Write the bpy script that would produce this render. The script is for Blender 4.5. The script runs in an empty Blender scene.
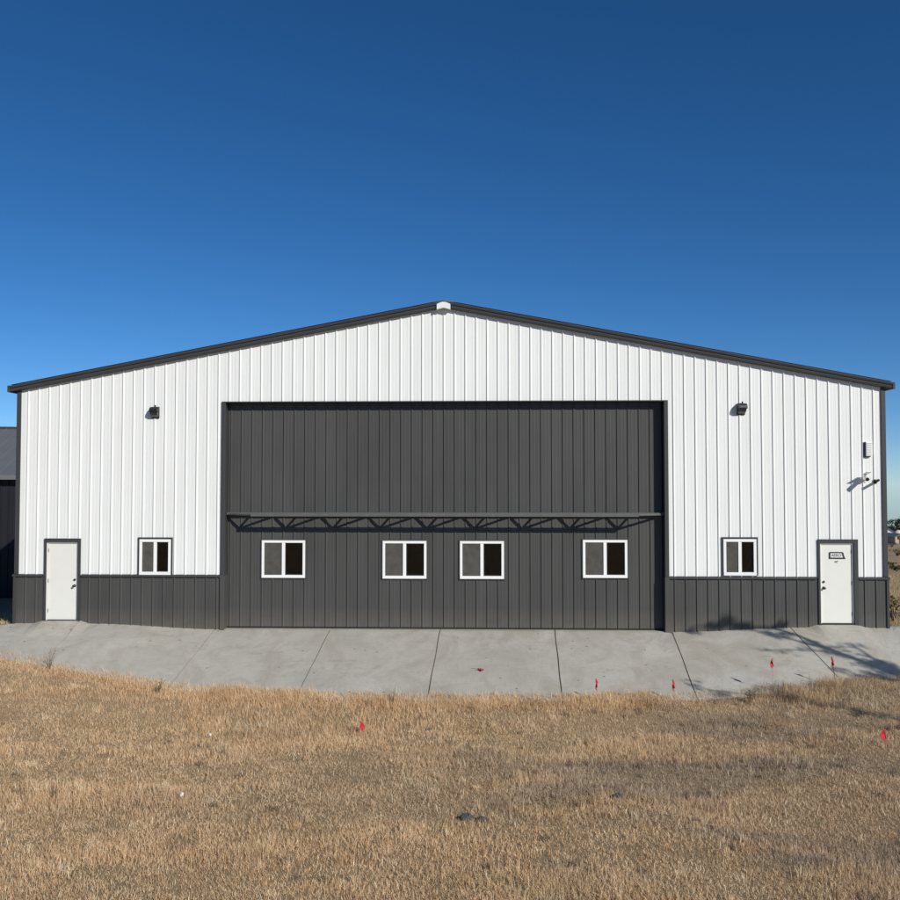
import bpy, math, random
import numpy as np
from mathutils import Vector, Matrix
random.seed(7)
RNG = np.random.default_rng(11)
R = math.radians
sc = bpy.context.scene
C = sc.collection

# ------------------------------------------------------------------ render / colour
sc.render.engine = 'CYCLES'
sc.render.resolution_x = 1024
sc.render.resolution_y = 1024
sc.view_settings.view_transform = 'Standard'
sc.view_settings.look = 'None'
sc.view_settings.gamma = 1.0
sc.view_settings.use_curve_mapping = False
sc.view_settings.exposure = 0.0

# ------------------------------------------------------------------ sun and sky
SUN = Vector((.535, -.62, .45)).normalized()       # towards the sun
EL = math.asin(SUN.z)
ROT = math.atan2(SUN.x, SUN.y)
w = bpy.data.worlds.new("World")
sc.world = w
w.use_nodes = True
nt = w.node_tree
bg = nt.nodes['Background']
sky = nt.nodes.new('ShaderNodeTexSky')
sky.sky_type = 'NISHITA'
sky.sun_disc = False
sky.sun_elevation = EL
sky.sun_rotation = ROT
sky.altitude = 600
sky.air_density = 0.6
sky.dust_density = 0.0
sky.ozone_density = 5.0
hs = nt.nodes.new('ShaderNodeHueSaturation'); hs.inputs['Saturation'].default_value = 1.18; hs.inputs['Hue'].default_value = .499
nt.links.new(sky.outputs[0], hs.inputs['Color']); nt.links.new(hs.outputs[0], bg.inputs[0])
bg.inputs[1].default_value = 0.092
sl = bpy.data.lights.new('sun', 'SUN')
sl.energy = 4.5
sl.angle = R(0.53)
sl.color = (1.0, 0.955, 0.88)
so = bpy.data.objects.new('sun', sl)
C.objects.link(so)
so.rotation_euler = SUN.to_track_quat('Z', 'Y').to_euler()
so.location = (30, -40, 40)

# ------------------------------------------------------------------ camera
cd = bpy.data.cameras.new('camera')
cam = bpy.data.objects.new('camera', cd)
C.objects.link(cam)
cd.sensor_width = 36
cd.lens = 950 / 900 * 36
cd.clip_end = 5000
cam.location = (1.165, -26.645, 4.044)
cam.rotation_euler = (R(90 + 2.07), 0, R(2.13))
sc.camera = cam

# ------------------------------------------------------------------ helpers
class MB:
    def __init__(s):
        s.v = []; s.f = []; s.m = []
    def face(s, pts, mi=0):
        i = len(s.v); s.v += [tuple(p) for p in pts]
        s.f.append(tuple(range(i, i + len(pts)))); s.m.append(mi)
    def box(s, x0, x1, y0, y1, z0, z1, mi=0):
        i = len(s.v)
        s.v += [(x0,y0,z0),(x1,y0,z0),(x1,y1,z0),(x0,y1,z0),(x0,y0,z1),(x1,y0,z1),(x1,y1,z1),(x0,y1,z1)]
        for f in ((0,3,2,1),(4,5,6,7),(0,1,5,4),(1,2,6,5),(2,3,7,6),(3,0,4,7)):
            s.f.append(tuple(i + k for k in f)); s.m.append(mi)
    def prism(s, prof, a, b, mi=0):
        """profile: list of 3-vectors offsets; swept from a to b (vectors)"""
        a = Vector(a); b = Vector(b); n = len(prof); i = len(s.v)
        for o in (a, b):
            for p in prof: s.v.append(tuple(o + Vector(p)))
        for k in range(n):
            q = (k + 1) % n
            s.f.append((i + k, i + q, i + n + q, i + n + k)); s.m.append(mi)
        s.f.append(tuple(i + n - 1 - k for k in range(n))); s.m.append(mi)
        s.f.append(tuple(i + n + k for k in range(n))); s.m.append(mi)
    def tube(s, pts, rad, n=7, mi=0, cap=True):
        pts = [Vector(p) for p in pts]
        if not hasattr(rad, '__len__'): rad = [rad] * len(pts)
        i0 = len(s.v)
        for k, p in enumerate(pts):
            t = (pts[min(k + 1, len(pts) - 1)] - pts[max(k - 1, 0)]).normalized()
            u = t.orthogonal().normalized() if k == 0 else (pu - t * pu.dot(t)).normalized()
            pu = u; wv = t.cross(u)
            for j in range(n):
                a = 2 * math.pi * j / n
                s.v.append(tuple(p + (u * math.cos(a) + wv * math.sin(a)) * rad[k]))
        for k in range(len(pts) - 1):
            for j in range(n):
                q = (j + 1) % n
                s.f.append((i0 + k*n + j, i0 + k*n + q, i0 + (k+1)*n + q, i0 + (k+1)*n + j)); s.m.append(mi)
        if cap:
            s.f.append(tuple(i0 + n - 1 - j for j in range(n))); s.m.append(mi)
            e = i0 + (len(pts) - 1) * n
            s.f.append(tuple(e + j for j in range(n))); s.m.append(mi)
    def build(s, name, mats, parent=None, smooth=False, bevel=0):
        me = bpy.data.meshes.new(name)
        me.from_pydata(s.v, [], s.f)
        if not isinstance(mats, (list, tuple)): mats = [mats]
        for m in mats: me.materials.append(m)
        me.polygons.foreach_set('material_index', s.m)
        if smooth: me.polygons.foreach_set('use_smooth', [True] * len(s.f))
        me.update()
        o = bpy.data.objects.new(name, me)
        C.objects.link(o)
        if parent: o.parent = parent
        if bevel:
            b = o.modifiers.new('bevel', 'BEVEL'); b.width = bevel; b.segments = 2; b.limit_method = 'ANGLE'
        return o

def tag(o, label=None, cat=None, group=None, kind=None):
    if label: o['label'] = label
    if cat: o['category'] = cat
    if group: o['group'] = group
    if kind: o['kind'] = kind
    return o

def empty(name, loc, label=None, cat=None, group=None, rz=0):
    o = bpy.data.objects.new(name, None)
    o.empty_display_size = .3
    C.objects.link(o); o.location = loc; o.rotation_euler = (0, 0, rz)
    return tag(o, label, cat, group)

def copy_tree(o, parent=None):
    c = o.copy(); C.objects.link(c)
    if parent: c.parent = parent
    for ch in list(o.children): copy_tree(ch, c)
    return c

# ------------------------------------------------------------------ materials
def mat(name):
    m = bpy.data.materials.new(name); m.use_nodes = True
    t = m.node_tree
    return m, t, t.nodes['Principled BSDF']

def noise(t, scale, detail=4, rough=.55, vec=None, mapscale=None, dist=0):
    n = t.nodes.new('ShaderNodeTexNoise')
    n.inputs['Scale'].default_value = scale
    n.inputs['Detail'].default_value = detail
    n.inputs['Roughness'].default_value = rough
    n.inputs['Distortion'].default_value = dist
    if vec is None:
        g = t.nodes.new('ShaderNodeNewGeometry'); vec = g.outputs['Position']
    if mapscale:
        mp = t.nodes.new('ShaderNodeMapping'); mp.inputs['Scale'].default_value = mapscale
        t.links.new(vec, mp.inputs['Vector']); vec = mp.outputs[0]
    t.links.new(vec, n.inputs['Vector'])
    return n.outputs['Fac']

def ramp(t, fac, stops):
    r = t.nodes.new('ShaderNodeValToRGB')
    while len(r.color_ramp.elements) < len(stops): r.color_ramp.elements.new(.5)
    for e, (p, c) in zip(r.color_ramp.elements, stops):
        e.position = p; e.color = (*c, 1) if len(c) == 3 else c
    t.links.new(fac, r.inputs[0])
    return r.outputs[0]

def mix(t, fac, a, b, mode='MIX'):
    n = t.nodes.new('ShaderNodeMix'); n.data_type = 'RGBA'; n.blend_type = mode
    for sock, val in ((n.inputs[0], fac), (n.inputs[6], a), (n.inputs[7], b)):
        if hasattr(val, 'is_linked') or hasattr(val, 'node'): t.links.new(val, sock)
        else: sock.default_value = val if not isinstance(val, tuple) else (*val[:3], 1)
    return n.outputs[2]

def bump(t, b, h, dist, strength=1.0):
    n = t.nodes.new('ShaderNodeBump'); n.inputs['Distance'].default_value = dist
    n.inputs['Strength'].default_value = strength
    t.links.new(h, n.inputs['Height']); t.links.new(n.outputs[0], b.inputs['Normal'])

def painted_metal(name, col, rough=.42, var=.06, dirt=None):
    m, t, b = mat(name)
    f = noise(t, 1.0, 3, .5, mapscale=(1.6, 1.6, .35))
    lo = tuple(c * (1 - var) for c in col); hi = tuple(min(1, c * (1 + var)) for c in col)
    c = ramp(t, f, [(.3, lo), (.7, hi)])
    if dirt:
        # splashed dust, a stain of its own along the lowest part of the sheets
        g = t.nodes.new('ShaderNodeNewGeometry'); s = t.nodes.new('ShaderNodeSeparateXYZ')
        t.links.new(g.outputs['Position'], s.inputs[0])
        mr = t.nodes.new('ShaderNodeMapRange')
        mr.inputs['From Min'].default_value = .0; mr.inputs['From Max'].default_value = .55
        mr.inputs['To Min'].default_value = .55; mr.inputs['To Max'].default_value = 0
        t.links.new(s.outputs['Z'], mr.inputs[0])
        mm = t.nodes.new('ShaderNodeMath'); mm.operation = 'MULTIPLY'
        t.links.new(mr.outputs[0], mm.inputs[0]); t.links.new(noise(t, 3.5, 5, .7), mm.inputs[1])
        c = mix(t, mm.outputs[0], c, dirt)
    sk = ramp(t, noise(t, 1.0, 5, .65, mapscale=(7, 7, .25)), [(.5, (0, 0, 0)), (.78, (.22, .22, .22))])
    c = mix(t, sk, c, tuple(q * .72 for q in col))
    t.links.new(c, b.inputs['Base Color'])
    rr = t.nodes.new('ShaderNodeMapRange')
    rr.inputs['To Min'].default_value = rough - .08; rr.inputs['To Max'].default_value = rough + .1
    t.links.new(noise(t, 2.3, 4, .6), rr.inputs[0]); t.links.new(rr.outputs[0], b.inputs['Roughness'])
    b.inputs['Specular IOR Level'].default_value = .3
    h = noise(t, 1.0, 2, .5, mapscale=(2.6, 2.6, .8))
    bump(t, b, h, .008, .6)
    return m

def plain(name, col, rough=.5, metallic=0, var=.1, scale=20, bmp=0):
    m, t, b = mat(name)
    f = noise(t, scale, 4)
    t.links.new(ramp(t, f, [(.25, tuple(c * (1 - var) for c in col)), (.75, tuple(min(1, c * (1 + var)) for c in col))]), b.inputs['Base Color'])
    b.inputs['Roughness'].default_value = rough; b.inputs['Metallic'].default_value = metallic
    if bmp: bump(t, b, noise(t, scale * 2, 5, .65), bmp, .8)
    return m

M = {}
M['white'] = painted_metal('white siding paint', (.74, .755, .735), .45, .025, (.42, .36, .28))
M['grey'] = painted_metal('charcoal siding paint', (.064, .064, .0615), .48, .11, (.2, .17, .13))
M['trim'] = painted_metal('charcoal trim paint', (.05, .0505, .052), .46, .06)
M['truss'] = plain('truss steel paint', (.105, .105, .102), .5, 0, .12, 6)
M['vinyl'] = plain('white window vinyl', (.8, .81, .8), .35, 0, .02, 4)
M['doorpaint'] = plain('ivory door paint', (.72, .72, .67), .42, 0, .02, 3)
M['black'] = plain('black lamp housing', (.01, .01, .011), .45, 0, .2, 15)
M['lens'] = plain('lamp lens', (.035, .037, .04), .15, 0, .05, 30)
M['metal'] = plain('dark handle metal', (.1, .09, .08), .35, .9, .1, 30)
M['whitebox'] = plain('white box paint', (.75, .76, .74), .45, 0, .03, 10)
M['rubber'] = plain('black rubber seal', (.015, .015, .015), .8, 0, .2, 10)
M['flag'] = plain('red flag film', (.62, .025, .05), .5, 0, .15, 9)
M['wire'] = plain('flag wire', (.22, .07, .06), .5, .4, .1, 20)
M['letter'] = plain('black lettering', (.02, .02, .02), .6, 0, .1, 20)
M['plate'] = plain('sign plate', (.7, .7, .66), .4, 0, .03, 20)
M['darkroof'] = plain('grey metal roof', (.13, .135, .14), .5, 0, .08, 1.5)
M['navy'] = painted_metal('dark navy siding', (.012, .013, .017), .5, .1)
M['globe'] = plain('yellowed lamp globe', (.72, .6, .33), .3, 0, .05, 20)
M['stone'] = plain('dark stone', (.07, .066, .064), .9, 0, .35, 18, .01)
M['paper'] = plain('white litter', (.75, .75, .75), .6, 0, .05, 30)
M['interior'] = plain('interior lining', (.25, .25, .25), .8, 0, .1, 1)
M['bark'] = plain('grey bark', (.1, .08, .06), .9, 0, .3, 14, .01)

def foliage(name, a, b_, trans=.25):
    m = bpy.data.materials.new(name); m.use_nodes = True
    t = m.node_tree; t.nodes.remove(t.nodes['Principled BSDF'])
    out = [n for n in t.nodes if n.type == 'OUTPUT_MATERIAL'][0]
    g = t.nodes.new('ShaderNodeNewGeometry')
    col = ramp(t, g.outputs['Random Per Island'], [(0, a), (1, b_)])
    d = t.nodes.new('ShaderNodeBsdfDiffuse'); tr = t.nodes.new('ShaderNodeBsdfTranslucent')
    mx = t.nodes.new('ShaderNodeMixShader'); mx.inputs[0].default_value = trans
    t.links.new(col, d.inputs[0]); t.links.new(col, tr.inputs[0])
    t.links.new(d.outputs[0], mx.inputs[1]); t.links.new(tr.outputs[0], mx.inputs[2])
    t.links.new(mx.outputs[0], out.inputs[0])
    return m
M['leaf'] = foliage('green leaves', (.035, .05, .018), (.09, .1, .035))
M['farleaf'] = foliage('dark far leaves', (.025, .04, .025), (.06, .075, .04))
M['scrub'] = foliage('olive scrub leaves', (.10, .085, .04), (.24, .19, .09))
M['weed'] = foliage('dry weed stems', (.16, .12, .06), (.3, .23, .12))
M['greengrass'] = foliage('yellow green grass', (.12, .12, .03), (.3, .26, .09))

def glass_mat():
    m = bpy.data.materials.new('window glass'); m.use_nodes = True
    t = m.node_tree; t.nodes.remove(t.nodes['Principled BSDF'])
    out = [n for n in t.nodes if n.type == 'OUTPUT_MATERIAL'][0]
    fr = t.nodes.new('ShaderNodeFresnel'); fr.inputs[0].default_value = 1.6
    tr = t.nodes.new('ShaderNodeBsdfTransparent'); tr.inputs[0].default_value = (.8, .81, .81, 1)
    gl = t.nodes.new('ShaderNodeBsdfGlossy'); gl.inputs['Roughness'].default_value = .03
    b = t.nodes.new('ShaderNodeBump'); b.inputs['Distance'].default_value = .004; b.inputs['Strength'].default_value = .4
    t.links.new(noise(t, 1.5, 2), b.inputs['Height']); t.links.new(b.outputs[0], gl.inputs['Normal'])
    mx = t.nodes.new('ShaderNodeMixShader')
    t.links.new(fr.outputs[0], mx.inputs[0]); t.links.new(tr.outputs[0], mx.inputs[1]); t.links.new(gl.outputs[0], mx.inputs[2])
    t.links.new(mx.outputs[0], out.inputs[0])
    return m
M['glass'] = glass_mat()
def screen_mat():
    m = bpy.data.materials.new('insect screen mesh'); m.use_nodes = True
    t = m.node_tree; t.nodes.remove(t.nodes['Principled BSDF'])
    out = [n for n in t.nodes if n.type == 'OUTPUT_MATERIAL'][0]
    tr = t.nodes.new('ShaderNodeBsdfTransparent'); d = t.nodes.new('ShaderNodeBsdfDiffuse')
    t.links.new(ramp(t, noise(t, 5, 4), [(.3, (.085, .083, .075)), (.75, (.125, .12, .108))]), d.inputs[0])
    mx = t.nodes.new('ShaderNodeMixShader'); mx.inputs[0].default_value = .8
    t.links.new(tr.outputs[0], mx.inputs[1]); t.links.new(d.outputs[0], mx.inputs[2]); t.links.new(mx.outputs[0], out.inputs[0])
    return m
M['screen'] = screen_mat()

def concrete():
    m, t, b = mat('weathered concrete')
    c = ramp(t, noise(t, .55, 6, .6, dist=.6), [(.3, (.35, .333, .285)), (.5, (.425, .405, .355)), (.72, (.48, .46, .41))])
    c = mix(t, ramp(t, noise(t, 9, 6, .7), [(.35, (0, 0, 0)), (.75, (.5, .5, .5))]), c, (.32, .305, .265))
    # rusty brown tracks and blotches
    st = ramp(t, noise(t, .8, 7, .68, mapscale=(1.0, .55, 1), dist=1.2), [(.46, (0, 0, 0)), (.62, (.85, .85, .85))])
    c = mix(t, st, c, (.335, .31, .258))
    st2 = ramp(t, noise(t, 2.6, 5, .7, mapscale=(.8, 2.0, 1), dist=.8), [(.58, (0, 0, 0)), (.74, (.65, .65, .65))])
    c = mix(t, st2, c, (.25, .22, .175))
    v = t.nodes.new('ShaderNodeTexVoronoi'); v.inputs['Scale'].default_value = 2.2
    g = t.nodes.new('ShaderNodeNewGeometry'); t.links.new(g.outputs['Position'], v.inputs['Vector'])
    sp = ramp(t, v.outputs['Distance'], [(.05, (.8, .8, .8)), (.09, (0, 0, 0))])
    c = mix(t, sp, c, (.16, .14, .11))
    t.links.new(c, b.inputs['Base Color'])
    b.inputs['Roughness'].default_value = .88
    bump(t, b, noise(t, 14, 7, .7), .012, .7)
    return m
M['concrete'] = concrete()

def straw():
    m, t, b = mat('dry straw ground')
    c = ramp(t, noise(t, .45, 6, .62, dist=.5), [(.3, (.34, .24, .14)), (.5, (.44, .31, .18)), (.72, (.52, .37, .21))])
    c = mix(t, ramp(t, noise(t, 35, 5, .75), [(.35, (0, 0, 0)), (.7, (.9, .9, .9))]), c, (.29, .21, .135))
    far = ramp(t, noise(t, .05, 6, .6), [(.4, (0, 0, 0)), (.65, (.6, .6, .6))])
    c = mix(t, far, c, (.33, .255, .155))
    t.links.new(c, b.inputs['Base Color']); b.inputs['Roughness'].default_value = .95
    b.inputs['Specular IOR Level'].default_value = .1
    bump(t, b, noise(t, 25, 6, .75), .05, 1)
    return m
M['straw'] = straw()

def blade_mat():
    m = bpy.data.materials.new('dry grass blades'); m.use_nodes = True
    t = m.node_tree; t.nodes.remove(t.nodes['Principled BSDF'])
    out = [n for n in t.nodes if n.type == 'OUTPUT_MATERIAL'][0]
    a = t.nodes.new('ShaderNodeAttribute'); a.attribute_name = 'tint'
    s = t.nodes.new('ShaderNodeSeparateColor'); t.links.new(a.outputs['Color'], s.inputs[0])
    tan = ramp(t, s.outputs[0], [(0, (.42, .27, .13)), (.3, (.69, .48, .285)), (.62, (.79, .575, .35)), (.88, (.84, .65, .415)), (1, (.9, .79, .57))])
    grey = ramp(t, s.outputs[0], [(0, (.17, .13, .095)), (.3, (.36, .285, .21)), (.7, (.48, .39, .29)), (1, (.76, .66, .48))])
    c = mix(t, s.outputs[1], tan, grey)
    c = mix(t, s.outputs[2], c, (.36, .31, .12))
    d = t.nodes.new('ShaderNodeBsdfDiffuse'); tr = t.nodes.new('ShaderNodeBsdfTranslucent')
    mx = t.nodes.new('ShaderNodeMixShader'); mx.inputs[0].default_value = .22
    t.links.new(c, d.inputs[0]); t.links.new(c, tr.inputs[0])
    t.links.new(d.outputs[0], mx.inputs[1]); t.links.new(tr.outputs[0], mx.inputs[2])
    t.links.new(mx.outputs[0], out.inputs[0])
    return m
M['blade'] = blade_mat()

# ------------------------------------------------------------------ ground shape
SLOPE = .28
def sstep(x):
    x = np.clip(x, 0, 1); return x * x * (3 - 2 * x)
def zb(x): return -.03 + .14 * sstep((np.abs(x) - 6.3) / 3.6)
def pads(x, y):
    b = np.zeros_like(np.asarray(x, float) + np.asarray(y, float))
    for xc in (-10.83, 10.83):
        b = b + .085 * (1 - sstep((np.abs(x - xc) - .5) / .35)) * (1 - sstep((-np.asarray(y) - .1) / .9))
    return b
def drop(d, lim):
    e = SLOPE * d; k = .16
    h = np.clip(.5 + .5 * (lim - e) / k, 0, 1)
    return lim * (1 - h) + e * h - k * h * (1 - h)
def apron_z(x, y):
    d = np.maximum(-np.asarray(y, float), 0)
    return zb(x) - SLOPE * d + pads(x, y) + .012 * np.sin(x * 1.3 + y) * np.clip(d, 0, 1)
EX = np.array([-30, -14, -12.4, -11.6, -10.3, -6.6, -3.4, -.23, 2.98, 6.15, 7.75, 9.15, 10.05, 11.3, 14, 30])
EY = np.array([-1.1, -1.1, -1.5, -1.83, -2.15, -3.12, -3.38, -3.56, -3.48, -3.36, -3.2, -3.1, -2.88, -2.75, -2.5, -2.4])
def edge_y(x): return np.interp(x, EX, EY)
def terrain(x, y):
    x = np.asarray(x, float); y = np.asarray(y, float)
    d = np.maximum(-y, 0)
    front = zb(x) - drop(d, 1.4)
    yy = np.maximum(y, 0)
    back = .05 * np.minimum(yy, 300) + .16 * np.clip(yy - 300, 0, 1200)
    und = .03 * np.sin(x * .9 + 1) * np.sin(y * .7) + .018 * np.sin(x * 2.3 + y * 1.9)
    und = und * np.clip((d - 3) / 2, 0, 1) + np.clip(yy / 40, 0, 1) * .5 * np.sin(x * .06) * np.sin(y * .05 + 1)
    return front - back - .035 * (1 - np.clip((edge_y(x) - .32 - y) / .1, 0, 1)) + und

# ground sheet
xs = np.concatenate([-np.geomspace(1500, 32, 22), np.linspace(-30, 30, 201), np.geomspace(32, 1500, 22)])
ys = np.concatenate([-np.geomspace(900, 32, 18), np.linspace(-30, -8, 74), np.linspace(-7.7, 4, 79), np.geomspace(4.4, 1500, 46)])
X, Y = np.meshgrid(xs, ys)
Z = terrain(X, Y)
nx, ny = len(xs), len(ys)
me = bpy.data.meshes.new('ground')
idx = np.arange(nx * ny).reshape(ny, nx)
F = np.stack([idx[:-1, :-1], idx[:-1, 1:], idx[1:, 1:], idx[1:, :-1]], -1).reshape(-1, 4)
me.from_pydata(np.stack([X, Y, Z], -1).reshape(-1, 3).tolist(), [], F.tolist())
me.polygons.foreach_set('use_smooth', [True] * len(F))
me.materials.append(M['straw'])
go = bpy.data.objects.new('ground', me); C.objects.link(go)
tag(go, kind='structure', label='dry straw coloured ground sloping away around the hangar')

# concrete apron: slabs parted by open joints
ap = MB()
JB = [-14.2, -10.31, -6.45, -3.19, -.11, 3.09, 6.32, 9.55, 14.2]
LEAN = [0, .05, .22, .22, .12, .1, .12, -.35, 0]
GAP = .014
for k in range(len(JB) - 1):
    n, mrows = 26, 34
    grid = []
    for i in range(n + 1):
        col = []
        for j in range(mrows + 1):
            s = i / n; q = j / mrows
            xa = JB[k] + GAP; xb_ = JB[k + 1] - GAP
            xm = xa + (xb_ - xa) * s
            y0 = .26 if abs(xm) < 6.2 else .004
            if abs(xm) >= 6.2: y0 = -.012
            if xm < -12.2: y0 = -.02 - (abs(xm) - 12.2) * .42
            if xm > 12.4: y0 = .3
            y1 = float(edge_y(xm)) - .32
            y = y0 + (y1 - y0) * q
            ln = LEAN[k] * (1 - s) + LEAN[k + 1] * s
            wig = .005 * math.sin(y * 3 + JB[k] * 2) * (1 - s) + .005 * math.sin(y * 3 + JB[k + 1] * 2) * s
            x = xm + ln * (y / 3.7) + wig
            col.append((x, y, float(apron_z(np.float64(x), np.float64(y)))))
        grid.append(col)
    base = len(ap.v)
    for col in grid: ap.v += col
    W_ = mrows + 1
    for i in range(n):
        for j in range(mrows):
            ap.f.append((base + i*W_ + j, base + i*W_ + j+1, base + (i+1)*W_ + j+1, base + (i+1)*W_ + j)); ap.m.append(0)
    for i in (0, n):          # joint faces
        for j in range(mrows):
            a, b_ = grid[i][j], grid[i][j + 1]
            ap.face([a, b_, (b_[0], b_[1], b_[2] - .14), (a[0], a[1], a[2] - .14)])
    for j in (0, mrows):
        for i in range(n):
            a, b_ = grid[i][j], grid[i + 1][j]
            ap.face([a, b_, (b_[0], b_[1], b_[2] - .14), (a[0], a[1], a[2] - .14)])
apo = ap.build('concrete_apron', M['concrete'])
tag(apo, kind='structure', label='pale grey sloping concrete apron in front of the hangar')

# ------------------------------------------------------------------ hangar
PITCH = .1895
W2 = 12.19
DEPTH = 30.0
def roofline(x): return 9.16 - PITCH * abs(x)            # underside of the roof sheets
P12 = .3048
def profile(x0, x1, extra=(), h=.026, minor=.0022):
    pts = {}
    k0 = int(math.floor(x0 / P12)) - 1; k1 = int(math.ceil(x1 / P12)) + 1
    raw = []
    for k in range(k0, k1 + 1):
        c = k * P12
        raw += [(c - .021, 0), (c - .010, h), (c + .010, h), (c + .030, 0)]
        for q in (1/3, 2/3):
            m_ = c + P12 * q
            raw += [(m_ - .02, 0), (m_ - .008, minor), (m_ + .008, minor), (m_ + .02, 0)]
    rx = [a for a, b in raw]; rh = [b for a, b in raw]
    for a, b in raw:
        if x0 < a < x1: pts[round(a, 5)] = b
    for e in (x0, x1, *extra):
        if x0 <= e <= x1: pts[round(e, 5)] = float(np.interp(e, rx, rh))
    return sorted(pts.items())

def siding(mb, x0, x1, zlo, zhi, holes=(), place=lambda x, h, z: (x, -h, z), extra=()):
    """ribbed sheet: place() turns (along, rib height, z) into a point"""
    ex = list(extra)
    for a, b, c, d in holes: ex += [a, b]
    pr = profile(x0, x1, ex)
    for (xa, ha), (xb_, hb) in zip(pr, pr[1:]):
        xm = (xa + xb_) / 2
        cuts = sorted([(c, d) for a, b, c, d in holes if a < xm < b])
        segs = []; lo = None
        z = ('lo',)
        cur = None
        bounds = []
        start = 'lo'
        for c, d in cuts:
            bounds.append((start, c)); start = d
        bounds.append((start, 'hi'))
        for s, e in bounds:
            sa = zlo(xa) if s == 'lo' else s; sb = zlo(xb_) if s == 'lo' else s
            ea = zhi(xa) if e == 'hi' else e; eb = zhi(xb_) if e == 'hi' else e
            if ea - sa < 1e-4 and eb - sb < 1e-4: continue
            mb.face([place(xa, ha, sa), place(xb_, hb, sb), place(xb_, hb, eb), place(xa, ha, ea)])

hangar = empty('hangar', (0, 0, 0), 'large white steel hangar with charcoal base panels and wide grey bifold door', 'hangar')

OP = (-6.19, 6.14, 6.36)                        # clear opening x0, x1, head
WZ = 1.47                                       # top of base panels
SIDE_WIN = [(-8.165, 1.99), (8.19, 2.03)]       # centre x, centre z
WW, WH = .9, 1.0                                # outer frame
DOORS = [(-10.835, .19), (10.83, .21)]          # centre x, threshold z
DW, DH = .915, 2.22

holes = [(OP[0] - .02, OP[1] + .02, -1, OP[2] + .02)]
for x, z in SIDE_WIN: holes.append((x - WW/2, x + WW/2, z - WH/2, z + WH/2))
for x, z in DOORS: holes.append((x - DW/2 - .01, x + DW/2 + .01, -1, z + DH + .01))
wl = MB()
siding(wl, -W2 + .03, W2 - .03, lambda x: WZ, lambda x: roofline(x), holes, extra=(0,))
for s in (-1, 1):
    siding(wl, .02, DEPTH - .02, lambda x: WZ, lambda x: roofline(W2), (), place=lambda a, h, z, s=s: (s * (W2 - .026 + h), a, z))
siding(wl, -W2, W2, lambda x: -1.9, lambda x: roofline(x), (), place=lambda a, h, z: (a, DEPTH + h, z), extra=(0,))
wl.build('wall', M['white'], hangar)

wn = MB()
zlo = lambda x: float(zb(np.float64(x))) - .03
hw = [(OP[0] - .02, OP[1] + .02, -1, 9)] + [(x - DW/2 - .01, x + DW/2 + .01, -1, 9) for x, z in DOORS]
siding(wn, -W2 - .03, W2 + .03, zlo, lambda x: WZ - .02, hw, place=lambda x, h, z: (x, -h - .012, z))
for s in (-1, 1):
    siding(wn, -.01, DEPTH, lambda y: float(terrain(np.float64(s * 12.3), np.float64(y))) - .1, lambda x: WZ - .02, (),
           place=lambda a, h, z, s=s: (s * (W2 + .004 + h), a, z))
wn.build('base_panel', M['grey'], hangar)
# ledge trim on top of the base panels, between the openings
def ledge(xa, xb_):
    tr = MB()
    tr.prism([(0, .0, -.035), (0, -.062, -.04), (0, -.062, -.008), (0, -.03, .022), (0, 0, .03)], (xa, 0, WZ), (xb_, 0, WZ))
    tr.build('base_trim', M['trim'], hangar)
ledge(-W2 - .07, DOORS[0][0] - DW/2 - .10); ledge(DOORS[0][0] + DW/2 + .10, OP[0] - .112)
ledge(OP[1] + .112, DOORS[1][0] - DW/2 - .10); ledge(DOORS[1][0] + DW/2 + .12, W2 + .07)
for s in (-1, 1):
    tr = MB(); tr.box(*(sorted((s * (W2 - .01), s * (W2 + .068)))), .002, DEPTH, WZ - .03, WZ + .02)
    tr.build('base_trim', M['trim'], hangar)
# corner trims
for s in (-1, 1):
    c = MB()
    xa, xb_ = sorted((s * (W2 - .10), s * (W2 + .022)))
    c.box(xa, xb_, -.042, .0, WZ + .032, roofline(W2) - .02)
    xa, xb_ = sorted((s * (W2 - .025), s * (W2 + .022)))
    c.box(xa, xb_, .0, .1, WZ + .032, roofline(W2) - .02)
    c.build('corner_trim', M['trim'], hangar, bevel=.006)
    c = MB()
    xa, xb_ = sorted((s * (W2 - .03), s * (W2 + .045)))
    c.box(xa, xb_, -.05, .08, float(zb(np.float64(W2))) - .02, WZ - .042)
    c.build('corner_trim', M['trim'], hangar, bevel=.006)
# roof sheets with overhang
rf = MB()
OVX, OVY = 12.36, .16
for s in (-1, 1):
    th = .06
    for y0, y1 in ((-OVY + .03, DEPTH + .2),):
        pts = [(0, 9.165), (s * OVX, 9.165 - PITCH * OVX)]
        a, b_ = pts
        rf.face([(a[0], y0, a[1]), (b_[0], y0, b_[1]), (b_[0], y1, b_[1]), (a[0], y1, a[1])])
        rf.face([(a[0], y0, a[1] + th), (b_[0], y0, b_[1] + th), (b_[0], y1, b_[1] + th), (a[0], y1, a[1] + th)])
    y = .2
    while y < DEPTH:      # standing ribs of the roof panels
        rf.prism([(0, -.03, .0), (0, -.012, .035), (0, .012, .035), (0, .03, .0)], (s * .1, y, 9.165 + th - PITCH * .1), (s * OVX, y, 9.165 + th - PITCH * OVX))
        y += .61
rf.build('roof', M['darkroof'], hangar)
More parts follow.
